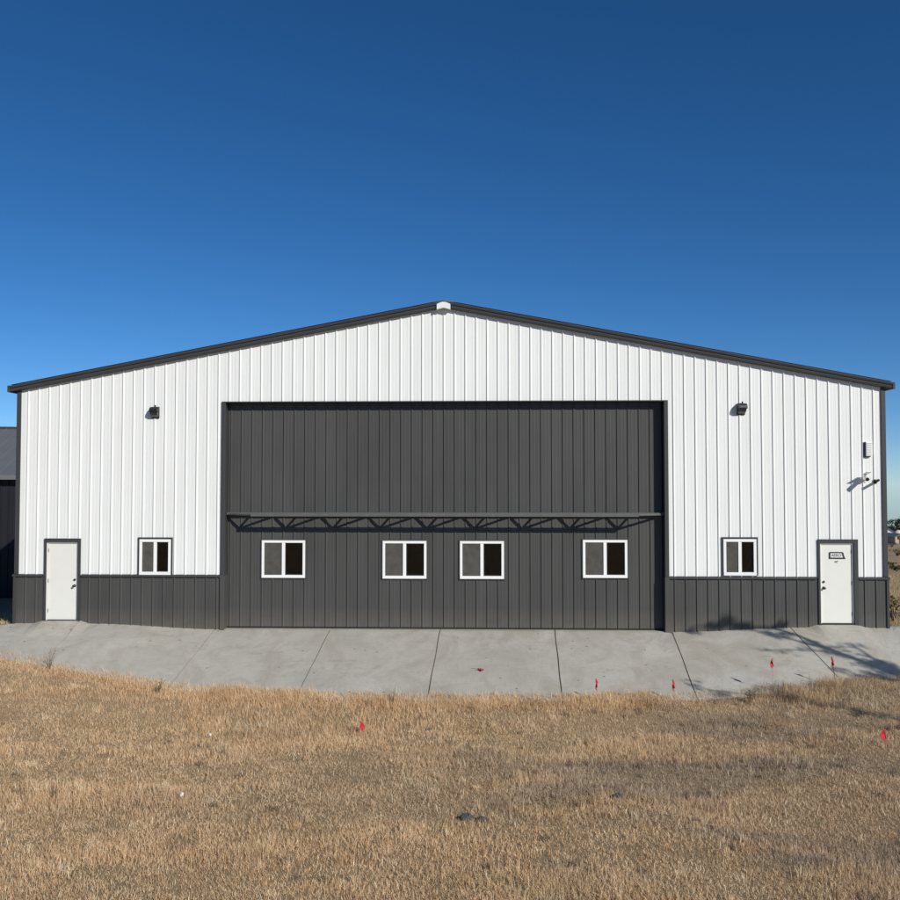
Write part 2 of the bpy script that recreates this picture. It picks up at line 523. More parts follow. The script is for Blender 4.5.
# rake trims: a moulded fascia running up each slope
for s in (-1, 1):
    k = MB()
    prof = [(0, .0, -.012), (0, -OVY + .035, -.012), (0, -OVY + .01, .0), (0, -OVY, .03), (0, -OVY - .005, .07), (0, -OVY + .015, .082), (0, -OVY - .02, .092),
            (0, -OVY - .035, .14), (0, -OVY - .02, .165), (0, -OVY + .06, .172), (0, .0, .12)]
    base = 9.03
    k.prism(prof, (s * .21, 0, base - PITCH * .21), (s * OVX, 0, base - PITCH * OVX))
    k.build('rake_trim', M['trim'], hangar)
    # eave gutter closing the end
    g = MB()
    z = base - PITCH * OVX
    xa, xb_ = sorted((s * (OVX + .002), s * (OVX + .07)))
    g.box(xa, xb_, -OVY - .02, DEPTH + .2, z - .02, z + .17)
    g.build('eave_gutter', M['trim'], hangar, bevel=.01)
# pale ridge cap at the peak
rc = MB()
rc.prism([(-.19, 0, -PITCH * .19 - .045), (0, 0, -.03), (.19, 0, -PITCH * .19 - .045), (.19, 0, -PITCH * .19 + .105), (.05, 0, .125), (-.05, 0, .125), (-.19, 0, -PITCH * .19 + .105)],
         (0, -OVY - .048, 9.03), (0, -OVY + .1, 9.03))
rc.prism([(-.3, 0, -PITCH * .3), (0, 0, 0), (.3, 0, -PITCH * .3), (.3, 0, -PITCH * .3 + .05), (0, 0, .05), (-.3, 0, -PITCH * .3 + .05)], (0, -OVY + .1, 9.19), (0, DEPTH + .2, 9.19))
rc.build('ridge_cap', M['whitebox'], hangar)
# interior floor
fl = MB(); fl.box(-W2 + .05, W2 - .05, .36, DEPTH - .05, -.2, -.05); fl.build('interior_floor', M['interior'], hangar)

# opening surround: jamb and header returns
RC = .25
for s, xe in ((-1, OP[0]), (1, OP[1])):
    j = MB()
    xa, xb_ = sorted((xe, xe + s * .11))
    j.box(xa, xb_, -.045, RC + .12, -.06, OP[2] - .001)
    j.build('door_jamb', M['trim'], hangar, bevel=.006)
    j = MB()            # base panel return round the jamb
    xa, xb_ = sorted((xe - s * .012, xe + s * .118))
    j.box(xa, xb_, -.056, RC + .02, -.055, WZ - .0)
    j.build('base_return', M['grey'], hangar, bevel=.006)
hd = MB(); hd.box(OP[0] - .11, OP[1] + .11, -.045, RC + .12, OP[2], OP[2] + .03); hd.build('door_header', M['trim'], hangar, bevel=.006)

# bifold door: two ribbed panels, four sliding windows in the lower one
DWIN = [(-4.565, 1.925), (-1.12, 1.915), (1.065, 1.915), (4.515, 1.955)]
DWW, DWH = 1.24, 1.06
FOLD = 3.2
pl = lambda x, h, z: (x, RC - h, z)
up = MB(); siding(up, OP[0] + .015, OP[1] - .015, lambda x: FOLD + .03, lambda x: OP[2] + .1, (), place=pl); 
up.box(OP[0] + .015, OP[1] - .015, RC + .002, RC + .03, FOLD + .03, OP[2] + .1)
up.build('upper_door_panel', M['grey'], hangar)
lw = MB()
dh = [(x - DWW/2, x + DWW/2, z - DWH/2, z + DWH/2) for x, z in DWIN]
siding(lw, OP[0] + .015, OP[1] - .015, lambda x: .02, lambda x: FOLD - .03, dh, place=pl)
lw.build('lower_door_panel', M['grey'], hangar)
ds = MB(); ds.box(OP[0] + .015, OP[1] - .015, RC - .012, RC + .05, -.05, .02); ds.build('bottom_seal', M['rubber'], hangar)
fj = MB(); fj.box(OP[0] + .02, OP[1] - .02, RC - .02, RC + .03, FOLD - .03, FOLD + .03); fj.build('fold_seal', M['rubber'], hangar)

# horizontal wind truss at the fold
ts = MB()
TO = .62; yo = RC - TO; a_ = 5.365
def bar(p, q, r): ts.tube([p, q], r, 8)
ts.box(OP[0] + .02, OP[1] + .0, RC - .15, RC - .09, FOLD - .02, FOLD + .05)
for xq_ in np.linspace(OP[0] + .1, OP[1] - .1, 12): ts.box(xq_ - .03, xq_ + .03, RC - .091, RC + .01, FOLD - .03, FOLD + .025)
ts.box(-a_, a_, yo - .04, yo + .04, FOLD - .045, FOLD + .045)
for k in range(9):
    xk = -a_ + k * 2 * a_ / 8
    for dx in (-.75, -.1, .59):
        if k == 0 and dx == -.75: dx = -.8
        if k == 8 and dx == .59: dx = .8
        xi = max(-6.14, min(6.1, xk + dx))
        bar((xk, yo + .04, FOLD), (xi, RC - .11, FOLD), .034)
ts.build('door_truss', M['truss'], hangar)

# windows: frame mesh is the window, panes, screen and trim are its sub-parts
def make_window(wd, ht, frame=.06, trim=False):
    """built round the origin, outer face at y = 0"""
    f = MB()
    x0, x1, z0, z1 = -wd/2, wd/2, -ht/2, ht/2
    yf, yb = -.05, .06
    f.box(x0, x1, yf, yb, z1 - frame, z1); f.box(x0, x1, yf - .01, yb, z0, z0 + frame * 1.15)
    f.box(x0, x0 + frame, yf + .001, yb - .001, z0 + frame * 1.15, z1 - frame); f.box(x1 - frame, x1, yf + .001, yb - .001, z0 + frame * 1.15, z1 - frame)
    f.box(-.045, .045, yf + .006, yb - .01, z0 + frame * 1.15, z1 - frame)
    fo = f.build('window', M['vinyl'], hangar, bevel=.005)
    for s in (-1, 1):
        xa, xb_ = (x0 + frame, -.045) if s < 0 else (.045, x1 - frame)
        za, zc = z0 + frame * 1.15, z1 - frame
        p = MB(); yy = .012 if s < 0 else .0
        sf = .026                      # dark sash line round the glass
        p.face([(xa, yy, za), (xb_, yy, za), (xb_, yy, zc), (xa, yy, zc)])
        p.build('pane', M['glass'], fo)
        q = MB()
        q.box(xa, xb_, yy - .012, yy - .002, zc - sf, zc); q.box(xa, xb_, yy - .012, yy - .002, za, za + sf)
        q.box(xa, xa + sf, yy - .011, yy - .002, za + sf, zc - sf); q.box(xb_ - sf, xb_, yy - .011, yy - .002, za + sf, zc - sf)
        q.build('sash_gasket', M['rubber'], fo)
        if s < 0:
            sc_ = MB(); sc_.box(xa + .004, xb_ - .004, -.022, -.019, za + .004, zc - .004)
            sc_.build('insect_screen', M['screen'], fo)
    t_ = MB()
    if trim:
        tw = .045
        t_.box(x0 - tw, x1 + tw, -.04, .0, z1, z1 + tw + .01)
        t_.box(x0 - tw, x0, -.038, .0, z0 - .004, z1); t_.box(x1, x1 + tw, -.038, .0, z0 - .004, z1)
    else:
        tw = .03
        t_.box(x0 - tw, x1 + tw, -.034, .0, z1, z1 + tw); t_.box(x0 - tw, x1 + tw, -.034, .0, z0 - tw, z0)
        t_.box(x0 - tw, x0, -.033, .0, z0, z1); t_.box(x1, x1 + tw, -.033, .0, z0, z1)
    t_.build('window_trim', M['trim'] if trim else M['grey'], fo)
    return fo
big = make_window(DWW, DWH, .07)
for i, (x, z) in enumerate(DWIN):
    o = big if i == 0 else copy_tree(big, hangar)
    o.location = (x, RC, z)
sm = make_window(WW, WH, .075, True)
for i, (x, z) in enumerate(SIDE_WIN):
    o = sm if i == 0 else copy_tree(sm, hangar)
    o.location = (x, 0, z)

# walk doors
def walk_door(x, z, hinge):
    d = MB(); d.box(x - DW/2 + .045, x + DW/2 - .045, .02, .065, z + .02, z + DH - .045)
    do = d.build('entry_door', M['doorpaint'], hangar, bevel=.006)
    f = MB()
    f.box(x - DW/2, x - DW/2 + .04, -.01, .1, z, z + DH); f.box(x + DW/2 - .04, x + DW/2, -.01, .1, z, z + DH)
    f.box(x - DW/2 + .04, x + DW/2 - .04, -.01, .1, z + DH - .04, z + DH)
    f.build('door_frame', M['doorpaint'], do, bevel=.004)
    t_ = MB(); tl, trt = (.055, .07) if x < 0 else (.055, .115)
    t_.box(x - DW/2 - tl, x - DW/2, -.05, .04, z - .16, z + DH + .001); t_.box(x + DW/2, x + DW/2 + trt, -.05, .04, z - .16, z + DH + .001)
    t_.box(x - DW/2 - tl, x + DW/2 + trt, -.052, .04, z + DH + .001, z + DH + .1)
    t_.build('door_trim', M['trim'], do)
    s = MB(); s.box(x - DW/2 - .0, x + DW/2, -.03, .12, z - .16, z + .014); s.build('threshold', M['metal'], do)
    hx = x - hinge * (DW/2 - .105)
    h = MB()
    h.tube([(hx, .02, z + .98), (hx, -.045, z + .98)], [.018, .018], 10)
    h.tube([(hx, -.03, z + .98), (hx, -.05, z + .98), (hx, -.075, z + .98), (hx, -.085, z + .98)], [.02, .034, .034, .015], 12)
    h.tube([(hx, .019, z + .98), (hx, .012, z + .98)], .042, 14)
    h.build('door_knob', M['metal'], do, smooth=True)
    b = MB(); b.tube([(hx, .019, z + 1.15), (hx, -.004, z + 1.15)], .032, 14); b.build('deadbolt', M['metal'], do)
    ex = x + hinge * (DW/2 - .042)
    for hz in (.28, 1.12, 1.98):
        g = MB(); g.tube([(ex, .006, z + hz - .05), (ex, .006, z + hz + .05)], .012, 8); g.build('hinge', M['metal'], do)
    return do
walk_door(*DOORS[0], -1)
walk_door(*DOORS[1], 1)

# sign on the right door
sx, sz = 10.855, 2.085
sg = empty('door_sign', (sx, .02, sz), 'small white plate with dark border and block letters on the right walk door', 'sign')
p = MB()
out_ = [(-.225, -.095), (.225, -.095), (.185, .0), (.165, .085), (.14, .095), (-.2, .095), (-.225, .075)]
p.prism([(a, 0, b) for a, b in out_], (0, -.012, 0), (0, -.001, 0)); p.build('border', M['letter'], sg)
p = MB()
inn = [(-.185, -.058), (.155, -.058), (.128, .0), (.118, .06), (-.185, .06)]
p.prism([(a, 0, b) for a, b in inn], (0, -.016, 0), (0, -.0125, 0)); p.build('plate', M['plate'], sg)
def text_mesh(name, body, size, mt, parent, loc):
    cu = bpy.data.curves.new(name, 'FONT'); cu.body = body; cu.size = size; cu.extrude = .002
    cu.align_x = 'CENTER'; cu.align_y = 'CENTER'
    o = bpy.data.objects.new(name, cu); C.objects.link(o); bpy.context.view_layer.update()
    me = bpy.data.meshes.new_from_object(o.evaluated_get(bpy.context.evaluated_depsgraph_get()))
    bpy.data.objects.remove(o); bpy.data.curves.remove(cu)
    o = bpy.data.objects.new(name, me); C.objects.link(o)
    o.data.materials.clear(); o.data.materials.append(mt); o.parent = parent; o.location = loc; o.rotation_euler = (R(90), 0, 0)
    return o
text_mesh('lettering', 'AERO', .105, M['letter'], sg, (-.028, -.019, 0))
p = MB()
for a, b, c, d in ((-.07, -.19, -.045, -.155), (-.045, -.155, -.02, -.175), (-.02, -.175, .005, -.15), (-.06, -.19, -.045, -.19), (.0, -.155, .03, -.15), (-.02, -.175, -.005, -.205)):
    p.tube([(a, -.004, b), (c, -.004, d)], .007, 6)
p.build('hand_mark', M['letter'], sg)

# ------------------------------------------------------------------ wall lights
def wall_light():
    r = empty('wall_light', (0, 0, 0))
    b = MB(); b.box(-.15, .15, -.055, -.026, -.16, .13); b.build('back_plate', M['black'], r, bevel=.008)
    h = MB()
    h.prism([(0, -.055, .12), (0, -.20, .115), (0, -.29, .06), (0, -.30, .0), (0, -.285, -.015), (0, -.055, -.015)], (-.16, 0, 0), (.16, 0, 0))
    h.build('housing', M['black'], r, bevel=.012)
    l = MB(); l.prism([(0, -.055, -.016), (0, -.272, -.018), (0, -.2, -.085), (0, -.055, -.14)], (-.135, 0, 0), (.135, 0, 0))
    l.build('lens', M['lens'], r, bevel=.008)
    g = MB(); g.tube([(0.02, -.13, .118), (0.02, -.13, .155), (0.02, -.13, .17)], [.03, .03, .018], 12); g.build('light_sensor', M['black'], r)
    return r
l1 = wall_light(); l1.scale = (.76, .8, 1.12); l1.location = (-8.2, 0, 6.1)
tag(l1, 'black wall light high on the white siding above the left window', 'wall light', 'wall lights on the hangar front')
l2 = copy_tree(l1); l2.location = (8.26, 0, 6.15); l2.rotation_euler = (0, 0, R(4))
tag(l2, 'black wall light high on the white siding above the right window', 'wall light', 'wall lights on the hangar front')

# meter box / vent near the right corner
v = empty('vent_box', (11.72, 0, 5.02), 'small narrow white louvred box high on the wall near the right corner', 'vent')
b = MB(); b.box(-.075, .085, -.10, -.026, -.2, .2); b.build('casing', M['whitebox'], v, bevel=.008)
b = MB(); b.box(-.12, .06, -.05, -.022, -.225, .19); b.build('shadow_plate', M['trim'], v)  # dark plate offset left and down, stands in for the casing's cast shadow
b = MB()
for i in range(9): b.prism([(0, -.1, 0), (0, -.118, -.016), (0, -.1, -.02)], (-.06, 0, .17 - i * .04), (.07, 0, .17 - i * .04))
b.build('louvres', M['whitebox'], v)

# cameras
c1 = empty('security_camera', (11.62, 0, 4.2), 'white hooded security camera on the wall near the right corner', 'security camera')
b = MB(); b.box(-.05, .05, -.045, -.022, -.09, .05); b.build('mount', M['whitebox'], c1, bevel=.006)
b = MB(); b.tube([(0, -.04, -.02), (-.01, -.12, -.05), (-.02, -.17, -.02)], .017, 8); b.build('arm', M['whitebox'], c1, smooth=True)
b = MB(); d0 = Vector((-.01, -.12, .06)); d1 = Vector((-.08, -.42, -.02)); b.tube([d0, d0 + (d1 - d0) * .05, d1], [.045, .06, .06], 14); b.build('housing', M['whitebox'], c1)
b = MB(); dd = (d1 - d0).normalized(); b.tube([d1 - dd * .002, d1 + dd * .006], .045, 14); b.build('lens', M['black'], c1)
b = MB(); b.box(-.085, .045, -.47, -.12, .055, .065); hb = b.build('sun_hood', M['whitebox'], c1); hb.rotation_euler = (R(-13), 0, R(0)); hb.location = (-.02, .0, .02)
c2 = empty('security_camera', (11.9, 0, 4.12), 'small black security camera closest to the right corner trim', 'security camera')
b = MB(); b.box(-.04, .045, -.045, -.022, -.06, .06); b.build('mount', M['black'], c2, bevel=.005)
b = MB(); b.tube([(0.01, -.04, -.03), (0.01, -.1, -.02), (0, -.15, .0)], .016, 8); b.build('arm', M['black'], c2, smooth=True)
b = MB(); d0 = Vector((.06, -.12, .04)); d1 = Vector((-.1, -.3, -.005)); b.tube([d0, d0 + (d1 - d0) * .06, d1], [.025, .036, .036], 12); b.build('housing', M['black'], c2)

# ------------------------------------------------------------------ neighbouring shed on the left
nb = empty('metal_shed', (-13.6, 13.2, 0), 'dark metal shed with grey sloping roof behind the left corner of the hangar', 'shed', rz=R(10))
Lx = -16
b = MB()
zg = -1.6
siding(b, Lx, -.0, lambda x: zg, lambda x: 4.35, (), place=lambda x, h, z: (x, -h, z))
siding(b, 0.0, 14.0, lambda x: zg, lambda y: 4.35 + min(y, 14 - y) * .33, (), place=lambda a, h, z: (h, a, z), extra=(7,))
siding(b, Lx, -.0, lambda x: zg, lambda x: 4.35, (), place=lambda x, h, z: (x, 14 + h, z))
siding(b, 0.0, 14.0, lambda x: zg, lambda y: 4.35 + min(y, 14 - y) * .33, (), place=lambda a, h, z: (Lx - h, a, z), extra=(7,))
b.build('wall', M['navy'], nb)
b = MB()
b.prism([(0, -.35, 4.3), (0, 7, 4.35 + 7 * .33 + .02), (0, 14.35, 4.3), (0, 14.35, 4.4), (0, 7, 4.45 + 7 * .33 + .02), (0, -.35, 4.4)], (Lx - .3, 0, 0), (.3, 0, 0))
for i in range(26): 
    xx = -.1 - i * .61
    b.prism([(-.03, 0, 0), (-.012, 0, .03), (.012, 0, .03), (.03, 0, 0)], (xx, -.34, 4.4), (xx, 6.98, 4.45 + 7 * .33 + .01))
b.build('roof', M['darkroof'], nb)
b = MB(); b.box(Lx - .3, .3, -.44, -.36, 4.24, 4.42); b.build('eave_trim', M['darkroof'], nb)
b = MB(); b.box(Lx - .3, .32, 6.85, 7.15, 6.75, 6.85); b.build('ridge_cap', M['trim'], nb)
b = MB(); b.tube([(-4.05, -.1, zg), (-4.05, -.1, 2.7)], .06, 10); b.build('conduit', M['darkroof'], nb)
gl = empty('wall_lamp', (-17.38, 12.28, 3.02), 'small yellowed globe lamp on the dark shed wall at the left edge', 'lamp', rz=R(10))
b = MB(); b.box(-.06, .06, -.06, .16, .04, .12); b.build('bracket', M['black'], gl)
b = MB(); b.tube([(0, -.05, .06), (0, -.05, .02), (0, -.05, -.05), (0, -.05, -.14), (0, -.05, -.17)], [.06, .12, .15, .1, .02], 14); b.build('globe', M['globe'], gl, smooth=True)

# ------------------------------------------------------------------ marker flags
def flag(name_loc, h, lean, turn, fold, label, dark=False):
    x, y = name_loc
    z = float(terrain(np.float64(x), np.float64(y)))
    r = empty('marker_flag', (x, y, z - .03), label, 'marker flag', 'red marker flags', rz=turn)
    r.rotation_euler = (R(lean), 0, turn)
    b = MB(); b.tube([(0, 0, 0), (.004, 0, h * .5), (0, 0, h)], .0028 if not dark else .007, 6); b.build('wire', M['wire'], r)
    f = MB()
    n = 7; wd = .10 if fold < .5 else .05; ht = .19
    for side in (0, 1):
        pass
    rows = []
    for i in range(n + 1):
        s = i / n; row = []
        for j in range(6):
            q = j / 5
            px = wd * s * (1 - .35 * fold * q) + .012 * math.sin(5 * q + 2 * s)
            py = .03 * fold * math.sin(7 * s + 4 * q) + .012 * s
            pz = h - ht * q - .05 * s * fold - .09 * s * s
            row.append((px, py, pz))
        rows.append(row)
    for i in range(n):
        for j in range(5):
            a, b_, c_, d_ = rows[i][j], rows[i+1][j], rows[i+1][j+1], rows[i][j+1]
            f.face([a, b_, c_, d_])
    fo = f.build('flag', M['flag'], r, smooth=True)
    sld = fo.modifiers.new('thickness', 'SOLIDIFY'); sld.thickness = .003
    return r
flag((-1.6, -5.65), .34, 4, R(10), .4, 'crumpled red marker flag alone in dry grass left of the middle')
flag((9.3, -6.8), .38, -3, R(170), .3, 'broad red marker flag in greyish grass by the right edge')
flag((3.78, -3.95), .62, 0, R(70), .9, 'slim upright red marker flag in front of the right door window')
flag((5.62, -3.85), .58, -2, R(80), .9, 'slim red marker flag right beside the long dark slab joint')
flag((7.98, -3.6), .92, 5, R(150), .8, 'curling red marker flag on thin wire below the right wall window')
flag((9.55, -3.4), .80, -6, R(70), .9, 'dark stemmed red marker flag standing in the tree shadow', True)
fx, fy = .95, -2.3
ff = empty('marker_flag', (fx, fy, float(apron_z(np.float64(fx), np.float64(fy))) + .012), 'pinkish red marker flag lying fallen on the bare concrete', 'marker flag', 'red marker flags', rz=R(-35))
b = MB(); b.tube([(-.3, 0, 0), (-.05, .0, .035), (.1, .01, .05)], .003, 6); b.build('wire', M['wire'], ff)
b = MB()
rows = [[(.0 + .035 * i, .11 * q_ / 4 - .05 * i / 5 + .02, -.005 + .04 * abs(math.sin(1.3 * i + q_ * .9)) ) for q_ in range(5)] for i in range(6)]
for i in range(5):
    for q_ in range(4): b.face([rows[i][q_], rows[i+1][q_], rows[i+1][q_+1], rows[i][q_+1]])
fo = b.build('flag', M['flag'], ff, smooth=True); sld = fo.modifiers.new('thickness', 'SOLIDIFY'); sld.thickness = .003

# ------------------------------------------------------------------ litter, stones, weeds
def litter(x, y, s, label):
    b = MB(); pts = []
    for i in range(4):
        for j in range(4):
            pts.append((i * s / 3 + random.uniform(-.2, .2) * s / 3, random.uniform(-.25, .25) * s, .05 + j * s / 2.2 + random.uniform(-.2, .2) * s / 3))
    b.v = pts
    for i in range(3):
        for j in range(3): b.f.append((i*4+j, (i+1)*4+j, (i+1)*4+j+1, i*4+j+1)); b.m.append(0)
    o = b.build('paper_scrap', M['paper'], None, smooth=True)
    sld = o.modifiers.new('thickness', 'SOLIDIFY'); sld.thickness = .002
    o.location = (x, y, float(terrain(np.float64(x), np.float64(y))) + .02)
    tag(o, label, 'litter', 'paper scraps in the grass')
litter(-4.75, -6.3, .04, 'white paper scrap in the grass, the one closer to the concrete')
litter(-4.1, -10.25, .055, 'white paper scrap low in the grass, the one farther from the concrete')
def stone(x, y, sx_, sy_, sz_, label, seed, g='dark stones in the grass'):
    rr = random.Random(seed)
    b = MB(); n, m_ = 12, 7
    for j in range(m_ + 1):
        th = math.pi * j / m_
        for i in range(n):
            ph = 2 * math.pi * i / n
            q = 1 + rr.uniform(-.16, .16)
            b.v.append((sx_ * q * math.sin(th) * math.cos(ph), sy_ * q * math.sin(th) * math.sin(ph), sz_ * q * math.cos(th)))
    for j in range(m_):
        for i in range(n):
            b.f.append((j*n + i, (j+1)*n + i, (j+1)*n + (i+1) % n, j*n + (i+1) % n)); b.m.append(0)
    o = b.build('stone', M['stone'])
    o.location = (x, y, float(terrain(np.float64(x), np.float64(y))) + sz_ * .12)
    tag(o, label, 'stone', g)
stone(.86, -10.85, .13, .08, .09, 'dark lump half hidden in dry grass below the middle of the picture', 3)
stone(1.1, -10.95, .10, .06, .08, 'dark small lump just right of the larger one in dry grass', 4)
stone(3.45, -9.9, .12, .09, .09, 'grey dark clod in the grass right of the middle', 5)

def weed(x, y, h, n, label, seed, mt=None):
    rr = random.Random(seed)
    z = float(terrain(np.float64(x), np.float64(y))) - .02
    r = empty('weed', (x, y, z), label, 'weed', 'weeds along the concrete edge')
    b = MB(); l = MB()
    for i in range(n):
        a = rr.uniform(0, 6.28); t_ = rr.uniform(.05, .5); hh = h * rr.uniform(.5, 1)
        dx, dy = math.cos(a) * t_ * hh, math.sin(a) * t_ * hh
        pts = [(0, 0, 0), (dx * .4, dy * .4, hh * .55), (dx, dy, hh)]
        b.tube(pts, [.006, .004, .002], 5)
        for k in range(7):
            s = rr.uniform(.45, 1); px, py, pz = dx * s, dy * s, hh * s
            aa = rr.uniform(0, 6.28); e = rr.uniform(.03, .07)
            u = Vector((math.cos(aa), math.sin(aa), rr.uniform(-.1, .7))) * e; v_ = Vector((-math.sin(aa), math.cos(aa), 0)) * e * .2
            o_ = Vector((px, py, pz)); l.face([o_, o_ + u * .5 + v_, o_ + u, o_ + u * .5 - v_])
    b.build('stem', M['weed'], r); l.build('foliage', mt or M['weed'], r)
weed(-6.75, -3.7, .42, 10, 'dry brown weed at the foot of the second slab joint from the left', 1)
weed(-9.9, -2.75, .55, 8, 'thin dry weed at the concrete edge near the left slab joint', 2)
weed(7.35, -3.95, .38, 12, 'dark leafy weed at the concrete edge right of the long joint', 5, M['leaf'])

# ------------------------------------------------------------------ dry grass
def make_blades(px, py, h, tilt, wid, tint, name):
    n = len(px)
    pz = terrain(px, py) - .01
    az = RNG.uniform(0, 2 * np.pi, n)                       # lean direction
    fa = az + np.pi / 2 + RNG.normal(0, .7, n)              # face direction
    lx, ly = np.cos(az), np.sin(az)
    wx, wy = np.cos(fa) * wid / 2, np.sin(fa) * wid / 2
    s1, s2 = np.sin(tilt * .55), np.sin(np.minimum(tilt * 1.25, 1.5))
    c1, c2 = np.cos(tilt * .55), np.cos(np.minimum(tilt * 1.25, 1.5))
    mx, my, mz = px + lx * h * .5 * s1, py + ly * h * .5 * s1, pz + h * .5 * c1
    tx, ty, tz = mx + lx * h * .5 * s2, my + ly * h * .5 * s2, mz + h * .5 * c2
    V = np.empty((n, 5, 3), np.float32)
    V[:, 0] = np.stack([px - wx, py - wy, pz], -1); V[:, 1] = np.stack([px + wx, py + wy, pz], -1)
    V[:, 2] = np.stack([mx + wx * .8, my + wy * .8, mz], -1); V[:, 3] = np.stack([mx - wx * .8, my - wy * .8, mz], -1)
    V[:, 4] = np.stack([tx, ty, tz], -1)
    base = (np.arange(n) * 5)[:, None]
    loops = np.concatenate([base + np.array([0, 1, 2, 3]), base + np.array([3, 2, 4])], 1).reshape(-1).astype(np.int32)
    starts = np.stack([np.arange(n) * 7, np.arange(n) * 7 + 4], -1).reshape(-1).astype(np.int32)
    me = bpy.data.meshes.new(name)
    me.vertices.add(n * 5); me.vertices.foreach_set('co', V.reshape(-1))
    me.loops.add(n * 7); me.loops.foreach_set('vertex_index', loops)
    me.polygons.add(n * 2); me.polygons.foreach_set('loop_start', starts)
    me.update(calc_edges=True)
    at = me.attributes.new('tint', 'FLOAT_COLOR', 'POINT')
    col = np.ones((n, 5, 4), np.float32); col[:, :, :3] = tint[:, None, :]
    at.data.foreach_set('color', col.reshape(-1))
    me.materials.append(M['blade'])
    o = bpy.data.objects.new(name, me); C.objects.link(o)
    return o

def vnoise(x, y, seed):
    """smooth value noise in numpy"""
    r = np.random.default_rng(seed).random((64, 64))
    xi = np.floor(x).astype(int); yi = np.floor(y).astype(int)
    fx = x - xi; fy = y - yi
    fx = fx * fx * (3 - 2 * fx); fy = fy * fy * (3 - 2 * fy)
    g = lambda i, j: r[(i % 64), (j % 64)]
    return (g(xi, yi) * (1 - fx) + g(xi + 1, yi) * fx) * (1 - fy) + (g(xi, yi + 1) * (1 - fx) + g(xi + 1, yi + 1) * fx) * fy

def field_patch(px, py):
    a = .6 * vnoise(px * .28, py * .75, 1) + .35 * vnoise(px * .9, py * 1.9, 2) + .15 * vnoise(px * 3, py * 4, 3)
    return np.clip((a / 1.1 - .5) * 2.2 + .5, 0, 1)

N = 640000
yq = RNG.uniform(-16.5, -1.2, N * 2)
dq = yq + 26.645
half = .474 * dq * 1.04 + 2.2
keep = RNG.random(N * 2) < (half / 16) * np.clip(13.5 / dq, .6, 1.15)
yq = yq[keep]; half = half[keep]
xq = RNG.uniform(-1, 1, len(yq)) * half + 1.165 - .037 * (yq + 26.6)
ok = yq < edge_y(xq) - .10 + .16 * (vnoise(xq * 2.2, yq * 0, 9) - .5) + RNG.normal(0, .04, len(xq))
xq, yq = xq[ok], yq[ok]
# blades gather in tufts
tx_ = np.round(xq / .11 + vnoise(xq * 5, yq * 5, 21) * 2) * .11; ty_ = np.round(yq / .13 + vnoise(xq * 5, yq * 5, 22) * 2) * .13
pull = RNG.random(len(xq)) * .55
xq = xq + (tx_ - xq) * pull; yq = yq + (ty_ - yq) * pull
n = len(xq)
gap = vnoise(xq * 2.6 + 7, yq * 3.4, 51) * .55 + vnoise(xq * 7, yq * 8, 52) * .45
ok = RNG.random(n) < np.clip((gap - .22) * 7, .3, 1)
xq, yq = xq[ok], yq[ok]; n = len(xq)
# loose taller tufts
nt_ = 520
ty0 = RNG.uniform(-16, -3.6, nt_); tx0 = 1.165 + RNG.uniform(-1, 1, nt_) * (.474 * (ty0 + 26.645) + 1.5)
ok = ty0 < edge_y(tx0) - .25
tx0, ty0 = tx0[ok], ty0[ok]; nt_ = len(tx0)
per = 45
nr_ = 42000
rx_ = RNG.uniform(-14, 14, nr_); ry_ = edge_y(rx_) - .06 - RNG.random(nr_) ** .8 * .75 + .22 * (vnoise(rx_ * 2.2, rx_ * 0, 9) - .5)
xq = np.concatenate([xq, rx_]); yq = np.concatenate([yq, ry_]); n = len(xq)
tuft = np.concatenate([np.zeros(n), np.ones(nt_ * per)])
xq = np.concatenate([xq, np.repeat(tx0, per) + RNG.normal(0, .05, nt_ * per)])
yq = np.concatenate([yq, np.repeat(ty0, per) + RNG.normal(0, .05, nt_ * per)])
dark_t = RNG.random(nt_) < .12 + .22 * np.clip((tx0 + 1) / 7, 0, 1)
tuft_tone = np.concatenate([np.zeros(n), np.repeat(np.where(dark_t, -.6, RNG.uniform(-.25, .45, nt_)), per)])
tuft_grey = np.concatenate([np.zeros(n), np.repeat(np.where(dark_t, 1.0, 0.0), per)])
n = len(xq)
pa = field_patch(xq, yq)
tall = vnoise(xq * .8, yq * 1.1, 5) * .6 + vnoise(xq * 3, yq * 3.5, 6) * .4
low = np.clip((vnoise(xq * .45 + 5, yq * .8 + 3, 81) - .35) * 2.5, 0, 1)
h = (.035 + (.03 + .08 * low) * (.4 + tall)) * RNG.uniform(.6, 1.35, n)
wisp = RNG.random(n) < .015
h = np.where(wisp, h * 1.7, h)
rim = np.clip(1 - (edge_y(xq) - yq - .3) / .6, 0, 1)
h = h * (1 + .25 * rim) + (RNG.random(n) < .05) * rim * .13
right = np.clip((xq - 6.3) / 2.5, 0, 1) * np.clip(1 - (edge_y(xq) - yq - .3) / 1.6, 0, 1)
h = h * (1 + .55 * right) * (1 + tuft * RNG.uniform(.2, 1.1, n))
stalk = RNG.random(n) < .009
h = np.where(stalk, RNG.uniform(.08, .17, n), h)
lay = np.clip((vnoise(xq * 1.4 + 3, yq * 1.8, 61) - .35) * 2.4, 0, 1)
tilt = np.where(RNG.random(n) < .75 - .5 * lay, RNG.uniform(.05, .55, n), RNG.uniform(.55, 1.4, n))
tilt = np.where(tuft > 0, RNG.uniform(.1, .8, n), tilt)
wid = np.where(stalk, RNG.uniform(.006, .011, n), RNG.uniform(.004, .0085, n))
rnd = np.clip(RNG.beta(3.5, 3.5, n) + .25 * (vnoise(xq * 6, yq * 7, 31) - .5), 0, 1)
rnd = np.clip(rnd + tuft_tone + .3 * (vnoise(xq * 1.7, yq * 2.3, 71) - .5), 0, 1)
rnd = np.where(RNG.random(n) < .03, 1.0, rnd)
rnd = np.where(RNG.random(n) < .05, 0.0, rnd)
